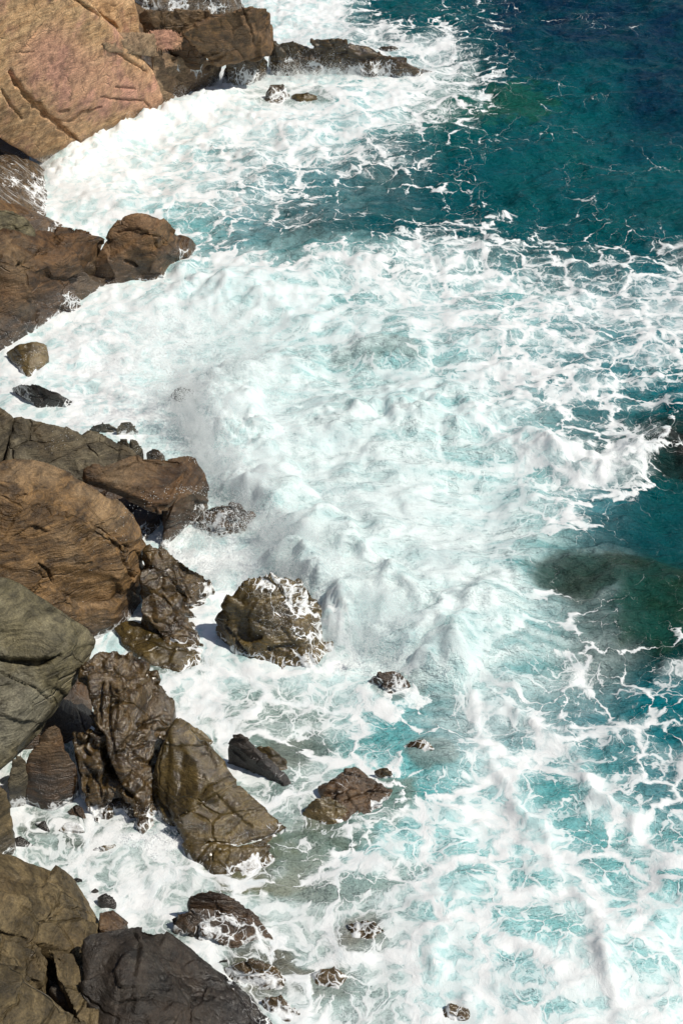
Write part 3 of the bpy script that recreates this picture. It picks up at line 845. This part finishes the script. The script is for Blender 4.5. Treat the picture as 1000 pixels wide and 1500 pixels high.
# crest lines: points of the chart, height, half width, extra foam
CRESTS = [
    ([(735, 628), (765, 645), (800, 662), (850, 680), (892, 686), (930, 662), (972, 632), (1010, 618)], .42, .42, .35),
    ([(690, 1000), (698, 1060), (725, 1118), (762, 1170), (790, 1225), (808, 1268)], .26, .16, .35),
    ([(640, 1175), (700, 1195), (760, 1215), (800, 1225)], .12, .12, .25),
    ([(790, 1240), (835, 1312), (862, 1345), (872, 1400), (890, 1450), (920, 1500)], .22, .2, .35),
    ([(700, 1000), (780, 1050), (850, 1110), (870, 1160), (920, 1180), (930, 1250)], .16, .14, .3),
    ([(640, 1370), (650, 1420), (690, 1450), (700, 1490)], .2, .2, .25),
    ([(290, 388), (370, 372), (450, 366), (530, 380), (600, 374), (680, 372), (750, 366), (820, 380), (900, 384), (1010, 380)], .22, .8, .05),
    ([(74, 262), (120, 215), (200, 182), (280, 158), (340, 150)], .42, .9, .3),
    ([(130, 450), (170, 418), (230, 398), (300, 385)], .30, .35, .1),
    ([(180, 440), (260, 420), (330, 425), (420, 440), (500, 470)], .35, .8, .1),
    ([(220, 230), (290, 212), (360, 225), (400, 262)], .3, .5, .0),
    ([(470, 655), (560, 612), (660, 600), (740, 635)], .5, .9, .1),
    ([(730, 860), (690, 905), (670, 960), (690, 1000)], .35, .5, .1),
    ([(740, 870), (780, 842), (860, 835), (930, 850)], .18, .45, -.2),
    ([(520, 520), (560, 512), (640, 520)], .18, .4, -.25),
]

# where the water is thrown up in white heaps
BURST = [([(335, 560), (345, 640), (395, 725), (455, 795), (530, 885), (630, 955)], .66, .60), ([(425, 838), (465, 866), (490, 925)], .55, .33), ([(400, 540), (470, 640), (560, 740), (630, 840), (670, 920)], .22, .9),
         ([(90, 262), (130, 215), (200, 185), (270, 160), (330, 140)], .30, .5)]

# rock neighbourhood as a coarse raster
RC = np.vstack(ROCK_XY)
cell = 0.10
ox, oy = -14.0, 6.0
nxr, nyr = int(28 / cell), int(50 / cell)
ras = np.zeros((nyr, nxr))
ii = ((RC[:, 1] - oy) / cell).astype(int)
jj = ((RC[:, 0] - ox) / cell).astype(int)
ok = (ii >= 0) & (ii < nyr) & (jj >= 0) & (jj < nxr)
ras[ii[ok], jj[ok]] = 1


def blur(a, n):
    for _ in range(n):
        a = (np.roll(a, 1, 0) + np.roll(a, -1, 0) + a * 2) / 4
        a = (np.roll(a, 1, 1) + np.roll(a, -1, 1) + a * 2) / 4
    return a


near_g = np.clip(blur(ras, 7) * 3.0, 0, 1)
calm_g = np.clip(blur(ras, 40) * 6.0, 0, 1)

SEA = {}


def sea_z(P):
    px, py = to_px(P)
    wob = fbm(P * np.array((.9, .9, 1)), 4, 300)
    wob2 = fbm(P * np.array((.9, .9, 1)) + 40, 4, 310)
    fine = fbm(P * 3.0, 4, 320)
    k = 34.0
    fx, fy = px + wob * k, py + wob2 * k
    F = sample(foam_g, fx / 50 - .5, fy / 50 - .5)
    T = sample(tone_g, fx / 100 - .5, fy / 100 - .5)
    MK = sample(milk_g, fx / 100 - .5, fy / 100 - .5)
    for bx, by, rx, ry, cc, st in DEEPS:
        q = np.hypot((px + wob * 40 - bx) / rx, (py + wob2 * 22 - by) / ry) + .45 * fine
        T = T + (np.array(lin(*cc)) * .9 - T) * (st * (1 - sstep(.72, 1.0, q)))[:, None]
        if bx > 700:
            MK = MK * (1 - .9 * st * (1 - sstep(.6, 1.1, q)))
        F = F - ((.42 if bx < 650 else .2) * st) * (1 - sstep(.3, 1.15, q))
    nr = sample(near_g, (P[:, 0] - ox) / cell, (P[:, 1] - oy) / cell)
    calm = sample(calm_g, (P[:, 0] - ox) / cell, (P[:, 1] - oy) / cell)
    inr = (P[:, 0] > ox) & (P[:, 0] < ox + 27.9) & (P[:, 1] > oy) & (P[:, 1] < oy + 49.9)
    nr, calm = nr * inr, calm * inr
    Q = P[:, :2] + 0.22 * np.stack((wob, wob2), 1) + 0.07 * np.stack((fine, fbm(P * 3.0 + 9, 3, 330)), 1)
    z = 0
    # swell
    sw = 0.10 * np.sin(P[:, 0] * .55 + P[:, 1] * .75 + 2.2 * wob) + 0.22 * fbm(P * np.array((.38, .62, 1)), 4, 340)
    chop = 0.085 * fbm(P * np.array((1.1, 2.1, 1)), 4, 350, ridged=True) + 0.03 * fbm(P * np.array((4.0, 6.0, 1)), 3, 360, ridged=True)
    z = (sw + chop * (1 - .55 * sstep(.5, .9, F))) * (1 - .85 * calm) - .03
    for pts, hh, wd, fo in CRESTS:
        d, t = seg_dist(Q, wl2(pts))
        fade = np.sin(np.clip(t, .03, .97) * math.pi) ** .5
        if wd < .3:
            hh, wd = hh * .42 * np.clip(.8 + 1.2 * wob2 + .6 * fine, .1, 1.3), wd * .5
        b = np.exp(-(d / wd) ** 2) * fade
        z = z + hh * b * (0.75 + 0.5 * fine) * (1 - .6 * nr)
        F = F + fo * np.exp(-(d / max(wd * 1.1, .22)) ** 2) * fade
    # churned white water stands up in lumps
    lump = 1 - np.abs(fbm(P * np.array((1.5, 1.9, 1)), 4, 370, 0.55))
    lump2 = 1 - np.abs(fbm(P * np.array((5.5, 6.0, 1)), 3, 380))
    F = F - .22 * sstep(.35, .95, MK)
    wht = sstep(.72, 1.0, F) * (1 - .85 * sstep(.3, .8, MK))
    z = z + wht * (.07 * (lump - .75) + .05 * (lump2 - .75)) * (1 - .6 * nr) + .05 * nr
    F = np.maximum(F, .72 * nr * (0.9 + .7 * wob)) - .12 * sstep(980, 1080, py)
    z = z + .035 * nr * fbm(P * 5.0, 3, 390)
    PW = P + .45 * np.stack((fbm(P * 1.4, 3, 420), fbm(P * 1.4, 3, 425), 0 * px), 1)
    puff = np.abs(fbm(PW * np.array((.9, .9, 1)), 3, 400, .6))
    puff2 = np.abs(fbm(PW * np.array((3.3, 3.3, 1)), 4, 410, .62))
    grit = fbm(PW * np.array((8.5, 8.5, 1)), 3, 430, .7, True)
    for pts, hh, wd in BURST:
        d, t = seg_dist(Q, wl2(pts))
        b = np.exp(-(d / wd) ** 4)
        z = z + hh * b * (.30 + .85 * puff + (.60 * puff2 + .085 * grit) * (1 - .8 * sstep(.4, .9, MK)))
        F = np.maximum(F, (1.12 - .3 * sstep(.5, 1, MK)) * np.exp(-(d / (wd * 1.1)) ** 4))
    F = F + .22 * wob + .10 * fine * (F > .12)
    pool = np.exp(-(((px - 100) / 110) ** 2 + ((py - 1235) / 60) ** 2) * 1.2)
    z = z * (1 - .8 * pool)
    out = np.maximum(np.abs(P[:, 0]) - 30, 0) + np.maximum(P[:, 1] - 75, 0)
    z = z * np.exp(-out / 60)
    SEA['foam'], SEA['tone'] = np.clip(F, 0, 1.15), T
    SEA['milk'] = MK
    P[:, 2] = z
    return P


sea, SP_ = grid_mesh("sea_water", spread(-11.5, 13.5, .05, -400, 900, 1.07), np.concatenate((np.arange(4, 8, .1), np.arange(8, 24, .035), spread(24, 56, .06, 24, 1500, 1.07))), sea_z)
sea["kind"] = "structure"
set_attr(sea.data, "foam", SEA['foam'])
set_attr(sea.data, "milk", SEA['milk'])
ca = sea.data.attributes.new("tone", 'FLOAT_COLOR', 'POINT')
ca.data.foreach_set("color", np.hstack((SEA['tone'], np.ones((len(SEA['tone']), 1)))).astype(np.float32).ravel())


def sea_material():
    k = NT("sea_water")
    pos = k.n("NewGeometry").outputs["Position"]
    flat = k.mapping(pos, (0, 0, 0), (1, 1, 0.35))
    p1 = k.warp(flat, .9, 1.0, 4)
    p2 = k.warp(p1, 3.1, .34, 4)
    p3 = k.warp(p2, 9.0, .10, 3)
    strk = k.mapping(k.warp(flat, .5, .9), (0, 0, math.radians(-12)), (.55, 1.9, 1))
    n1 = k.noise(strk, 1.5, 8, .62)
    n2 = k.noise(p2, 5.5, 6, .65)
    d = k.attr("foam")
    air = k.attr("milk")
    base = k.math('ADD', d, k.math('MULTIPLY_ADD', n1, 1.5, -.75))
    rag = k.ramp(n2, .25, .75, .35, 1.5)
    wd = lambda off, f: k.math('MULTIPLY', k.math('MULTIPLY', k.math('SUBTRACT', base, off), f), rag)
    m1 = web(k, k.voro(p2, .95), wd(.24, .36))
    m2 = web(k, k.voro(p2, 2.5), wd(.36, .46))
    m3 = web(k, k.voro(p3, 6.5), wd(.40, .55))
    solid = k.ramp(k.math('ADD', base, k.math('MULTIPLY_ADD', n2, .9, -.45)), .88, 1.25)
    fm = k.math('MAXIMUM', k.math('MAXIMUM', m1, k.math('MULTIPLY', m2, k.ramp(d, .10, .36, .15, .82))), k.math('MAXIMUM', k.math('MULTIPLY', m3, k.ramp(d, .2, .5, .0, .55)), solid))
    fm = k.math('MAXIMUM', fm, k.math('MULTIPLY', k.ramp(base, .30, 1.0, 0, .42), k.ramp(d, .2, .5)))
    fm = k.math('MULTIPLY', fm, k.ramp(d, .04, .22, .0, 1))
    fm = k.math('MULTIPLY', fm, k.ramp(air, .35, 1.0, 1.0, .45))
    soft = k.math('ADD', k.math('MULTIPLY_ADD', d, 1.2, -.62), k.math('MULTIPLY_ADD', n1, .9, -.45))
    milk = k.math('MULTIPLY', k.math('MULTIPLY', k.ramp(soft, -.25, .55), .5), k.ramp(d, .08, .35))
    tone = k.attr("tone", True)
    mott = k.noise(flat, .8, 5, .6)
    tone = k.mix(k.ramp(mott, .35, .7, 0, .35), tone, (.0, .11, .105))
    pale = k.mix(.5, tone, (.46, .74, .74))
    col = k.mix(milk, tone, pale)
    cl = k.noise(k.mapping(k.warp(flat, .35, 1.6, 3), (0, 0, math.radians(-38)), (.35, 2.2, 1)), 1.6, 7, .6)
    col = k.mix(k.math('MULTIPLY', air, k.ramp(cl, .3, .66, .35, 1.2), clamp=True), col, (.70, .84, .83))
    fcol = k.mix(k.ramp(n2, .3, .6), (.70, .76, .77), FOAM)
    col = k.mix(fm, col, fcol)
    k.l(col, k.b.inputs["Base Color"])
    k.l(k.ramp(fm, 0, 1, .09, .65), k.b.inputs["Roughness"])
    k.b.inputs["IOR"].default_value = 1.33
    k.l(k.ramp(fm, 0, 1, .26, .12), k.b.inputs["Specular IOR Level"])
    rip = k.noise(k.mapping(pos, (0, 0, .2), (1.0, 1.7, 1)), 4.2, 7, .62)
    rip2 = k.noise(k.mapping(pos, (0, 0, -.25), (.8, 2.0, 1)), 1.7, 5, .6)
    rn = k.bump(rip2, k.ramp(fm, 0, .7, .85, .04), .34)
    rn = k.bump(rip, k.ramp(fm, 0, .7, .75, .06), .11, rn)
    fh = k.math('ADD', k.math('MULTIPLY', fm, .45), k.math('MULTIPLY', k.noise(p2, 13, 6, .72), .55))
    fn = k.bump(fh, .5, .05, rn)
    k.l(fn, k.b.inputs["Normal"])
    return k.m


sea.data.materials.append(sea_material())

# ------------------------------------------------------------------ flying spray: real drops, many of them
sp = NT("spray_drops")
sp.b.inputs["Base Color"].default_value = (.9, .92, .92, 1)
sp.b.inputs["Roughness"].default_value = .5
sp.b.inputs["Specular IOR Level"].default_value = .3
tr = sp.n("BsdfTranslucent")
tr.inputs[0].default_value = (.95, .97, .97, 1)
mx = sp.n("MixShader")
mx.inputs[0].default_value = .5
sp.l(sp.b.outputs[0], mx.inputs[1])
sp.l(tr.outputs[0], mx.inputs[2])
sp.l(mx.outputs[0], sp.t.nodes["Material Output"].inputs["Surface"])


def cloud(name, P, R):
    me = bpy.data.meshes.new(name)
    me.vertices.add(len(P))
    me.vertices.foreach_set("co", np.asarray(P, np.float32).ravel())
    set_attr(me, "drop_radius", R)
    me.materials.append(sp.m)
    ob = bpy.data.objects.new(name, me)
    COL.objects.link(ob)
    ng = bpy.data.node_groups.new(name, 'GeometryNodeTree')
    ng.interface.new_socket("Geometry", in_out='INPUT', socket_type='NodeSocketGeometry')
    ng.interface.new_socket("Geometry", in_out='OUTPUT', socket_type='NodeSocketGeometry')
    a, b = ng.nodes.new("NodeGroupInput"), ng.nodes.new("NodeGroupOutput")
    mp = ng.nodes.new("GeometryNodeMeshToPoints")
    ra = ng.nodes.new("GeometryNodeInputNamedAttribute")
    ra.data_type = 'FLOAT'
    ra.inputs[0].default_value = "drop_radius"
    sm = ng.nodes.new("GeometryNodeSetMaterial")
    sm.inputs["Material"].default_value = sp.m
    ng.links.new(a.outputs[0], mp.inputs["Mesh"])
    ng.links.new(ra.outputs[0], mp.inputs["Radius"])
    ng.links.new(mp.outputs[0], sm.inputs[0])
    ng.links.new(sm.outputs[0], b.inputs[0])
    md = ob.modifiers.new("points", 'NODES')
    md.node_group = ng
    ob["kind"] = "stuff"
    return ob


def plume(pts, n, height, spread_, lean=(0, 0), clump=1.6, power=1.6, r=(.002, .0055), z0=-.05, thr=0.0, seed=0):
    """drops thrown up along a line on the water"""
    L = np.array([at(*p) for p in pts])
    seg = np.r_[0, np.cumsum(np.linalg.norm(np.diff(L[:, :2], axis=0), axis=1))]
    m = int(n * 2.6)
    s = RNG.uniform(0, seg[-1], m)
    B = np.stack([np.interp(s, seg, L[:, q]) for q in range(3)], 1)
    B[:, :2] += RNG.normal(0, spread_, (m, 2))
    hmod = np.clip(.62 + .9 * fbm(np.stack((B[:, 0] * 1.5, B[:, 1] * 1.5, np.full(m, seed * 3.3)), 1), 3, 500 + seed), .08, 1.5)
    u = RNG.uniform(0, 1, m) ** power
    H = height * hmod
    P = B.copy()
    P[:, 2] = z0 + B[:, 2] + u * H
    P[:, 0] += lean[0] * u * H + RNG.normal(0, .12, m) * u * H
    P[:, 1] += lean[1] * u * H + RNG.normal(0, .12, m) * u * H
    C = np.stack([fbm(P * clump, 4, 520 + seed + 7 * q, .6) for q in range(3)], 1)
    P += C * .30 * min(1.0, height)
    dens = .5 + .9 * fbm(P * clump * 1.5, 4, 560 + seed, .62) - thr - .35 * u
    keep = RNG.uniform(0, 1, m) < np.clip(dens * 1.6, 0.02, 1)
    P = P[keep][:n]
    R = np.exp(RNG.uniform(math.log(r[0]), math.log(r[1]), len(P)))
    return P, R


def jets(pts, n, per, v, lean, cone=.35, r=(.0022, .0065), seed=0):
    """strings of drops flung up from a line, each along its own arc"""
    L = np.array([at(*p) for p in pts])
    seg = np.r_[0, np.cumsum(np.linalg.norm(np.diff(L[:, :2], axis=0), axis=1))]
    s0 = RNG.uniform(0, seg[-1], n)
    B = np.stack([np.interp(s0, seg, L[:, q]) for q in range(3)], 1)
    B[:, :2] += RNG.normal(0, .16, (n, 2))
    V = np.stack((lean[0] + RNG.normal(0, cone, n), lean[1] + RNG.normal(0, cone, n), np.ones(n)), 1)
    V *= (v * RNG.uniform(.35, 1, n) ** 1.0 * np.clip(.6 + 1.1 * vnoise(B * 1.7, 600 + seed), .2, 1.5))[:, None]
    m = n * per
    k = np.repeat(np.arange(n), per)
    t = RNG.uniform(0, 1, m) ** 1.35
    top = RNG.uniform(.5, 1.15, n)[k] * t * V[k, 2] / 4.9          # time along the arc, up to the fall
    P = B[k] + V[k] * top[:, None]
    P[:, 2] -= 4.9 * top ** 2
    wob = np.stack([vnoise(P * 5.0, 620 + seed + q) for q in range(3)], 1)
    P += RNG.normal(0, 1, (m, 3)) * (.012 + .10 * t)[:, None] * RNG.uniform(.3, 1.4, n)[k][:, None] + .05 * wob * t[:, None]
    R = np.exp(RNG.uniform(math.log(r[0]), math.log(r[1]), m)) * (1.15 - .4 * t)
    ok = P[:, 2] > -.1
    return P[ok], R[ok]


def spray(name, plumes, strings=()):
    A = [plume(**p) for p in plumes] + [jets(**p) for p in strings]
    return cloud(name, np.vstack([a[0] for a in A]), np.concatenate([a[1] for a in A]))


EDGE = [(292, 585), (305, 650), (350, 720), (400, 780), (440, 840), (500, 900), (570, 955), (650, 985)]
spray("great_splash_spray", [
    dict(pts=EDGE, n=110000, height=1.2, spread_=.22, lean=(-.15, .25), seed=1),
    dict(pts=[(380, 600), (440, 680), (520, 760), (600, 860), (670, 940)], n=26000, height=1.0, spread_=.45, lean=(-.1, .2), seed=2),
    dict(pts=[(330, 520), (380, 560), (420, 640)], n=20000, height=1.0, spread_=.4, lean=(-.2, .2), seed=3),
], [dict(pts=EDGE, n=700, per=380, v=4.2, lean=(-.22, .18), seed=1),
    dict(pts=[(290, 590), (300, 640), (330, 700)], n=160, per=300, v=4.6, lean=(-.15, .3), seed=2),
    dict(pts=[(360, 850), (420, 845), (470, 880), (490, 930)], n=110, per=160, v=2.6, lean=(-.2, .1), seed=3, r=(.002, .0055))])
spray("surge_spray", [
    dict(pts=[(74, 262), (90, 225), (150, 200), (200, 185), (262, 160)], n=36000, height=.6, spread_=.22, seed=5),
    dict(pts=[(265, 150), (300, 130), (340, 135)], n=20000, height=1.0, spread_=.3, seed=6),
    dict(pts=[(350, 130), (400, 120), (470, 112), (560, 108), (620, 108)], n=30000, height=.6, spread_=.25, seed=7),
    dict(pts=[(400, 75), (440, 62), (500, 50)], n=12000, height=.8, spread_=.3, seed=8),
], [dict(pts=[(70, 260), (95, 222), (150, 198), (205, 180), (262, 155)], n=200, per=120, v=2.6, lean=(-.2, .1), seed=5),
    dict(pts=[(268, 140), (310, 125), (400, 118), (480, 108), (560, 106)], n=220, per=120, v=3.0, lean=(0, .1), seed=6)])
spray("backwash_spray", [
    dict(pts=[(130, 520), (200, 500), (280, 480)], n=16000, height=.5, spread_=.5, seed=10),
    dict(pts=[(260, 800), (300, 790), (330, 850)], n=14000, height=.5, spread_=.25, seed=12),
], [dict(pts=[(60, 485), (105, 440), (150, 412), (190, 398), (270, 380)], n=170, per=90, v=1.9, lean=(-.2, .2), r=(.002, .0055), seed=9),
    dict(pts=[(735, 640), (770, 655), (830, 675), (890, 685), (940, 655)], n=150, per=90, v=2.2, lean=(.1, .3), r=(.002, .0055), seed=11),
    dict(pts=[(212, 1232), (235, 1222), (258, 1236)], n=50, per=90, v=1.7, lean=(0, .1), r=(.002, .006), seed=13),
    dict(pts=[(285, 770), (330, 785), (365, 770)], n=70, per=110, v=2.4, lean=(-.2, .1), r=(.002, .0055), seed=14)])

# ------------------------------------------------------------------ fine mist inside the splash
def mist(name, blobs, density):
    C = np.array([at(x, y, z) for x, y, z, *_ in blobs])
    R = np.array([b[3:6] for b in blobs], float)
    lo, hi = (C - R).min(0), (C + R).max(0)
    lo[2] = -.25
    me = bpy.data.meshes.new(name)
    bm = bmesh.new()
    bmesh.ops.create_cube(bm, size=1, matrix=Matrix.Translation(Vector((lo + hi) / 2)) @ Matrix.Diagonal(Vector((*(hi - lo), 1))))
    bm.to_mesh(me)
    bm.free()
    ob = bpy.data.objects.new(name, me)
    COL.objects.link(ob)
    k = NT(name)
    k.t.nodes.remove(k.b)
    pos = k.n("NewGeometry").outputs["Position"]
    wp = k.warp(pos, 1.4, .55, 3)
    tot = None
    for c, r, b in zip(C, R, blobs):
        a = k.n("VectorMath", operation='SUBTRACT')
        k.l(wp, a.inputs[0])
        a.inputs[1].default_value = c
        q = k.n("VectorMath", operation='DIVIDE')
        k.l(a.outputs[0], q.inputs[0])
        q.inputs[1].default_value = r
        ln = k.n("VectorMath", operation='LENGTH')
        k.l(q.outputs[0], ln.inputs[0])
        f = k.ramp(ln.outputs["Value"], .15, .95, b[6], 0.0)
        tot = f if tot is None else k.math('MAXIMUM', tot, f)
    nz = k.ramp(k.noise(k.warp(pos, 2.2, .4, 3), 3.2, 6, .65), .40, .62, .05, 1.4)
    dens = k.math('MULTIPLY', k.math('MULTIPLY', tot, nz), density)
    v = k.n("VolumePrincipled")
    v.inputs["Color"].default_value = (.985, .99, .99, 1)
    v.inputs["Anisotropy"].default_value = .2
    k.l(dens, v.inputs["Density"])
    k.l(v.outputs[0], k.t.nodes["Material Output"].inputs["Volume"])
    me.materials.append(k.m)
    ob["kind"] = "stuff"
    return ob


mist("splash_mist", [
    (325, 600, .5, .8, 1.0, 1.0, .9), (350, 540, .4, .9, 1.1, .9, .7), (390, 710, .5, .9, 1.1, 1.1, 1.3), (455, 805, .5, 1.0, 1.1, 1.1, 1.4), (545, 895, .45, 1.0, 1.0, 1.0, 1.4),
    (640, 940, .35, .8, .8, .75, .9), (560, 740, .3, 1.4, 1.5, .7, .6), (660, 820, .25, 1.1, 1.2, .6, .6), (500, 620, .3, 1.5, 1.6, .7, .4)], .55)
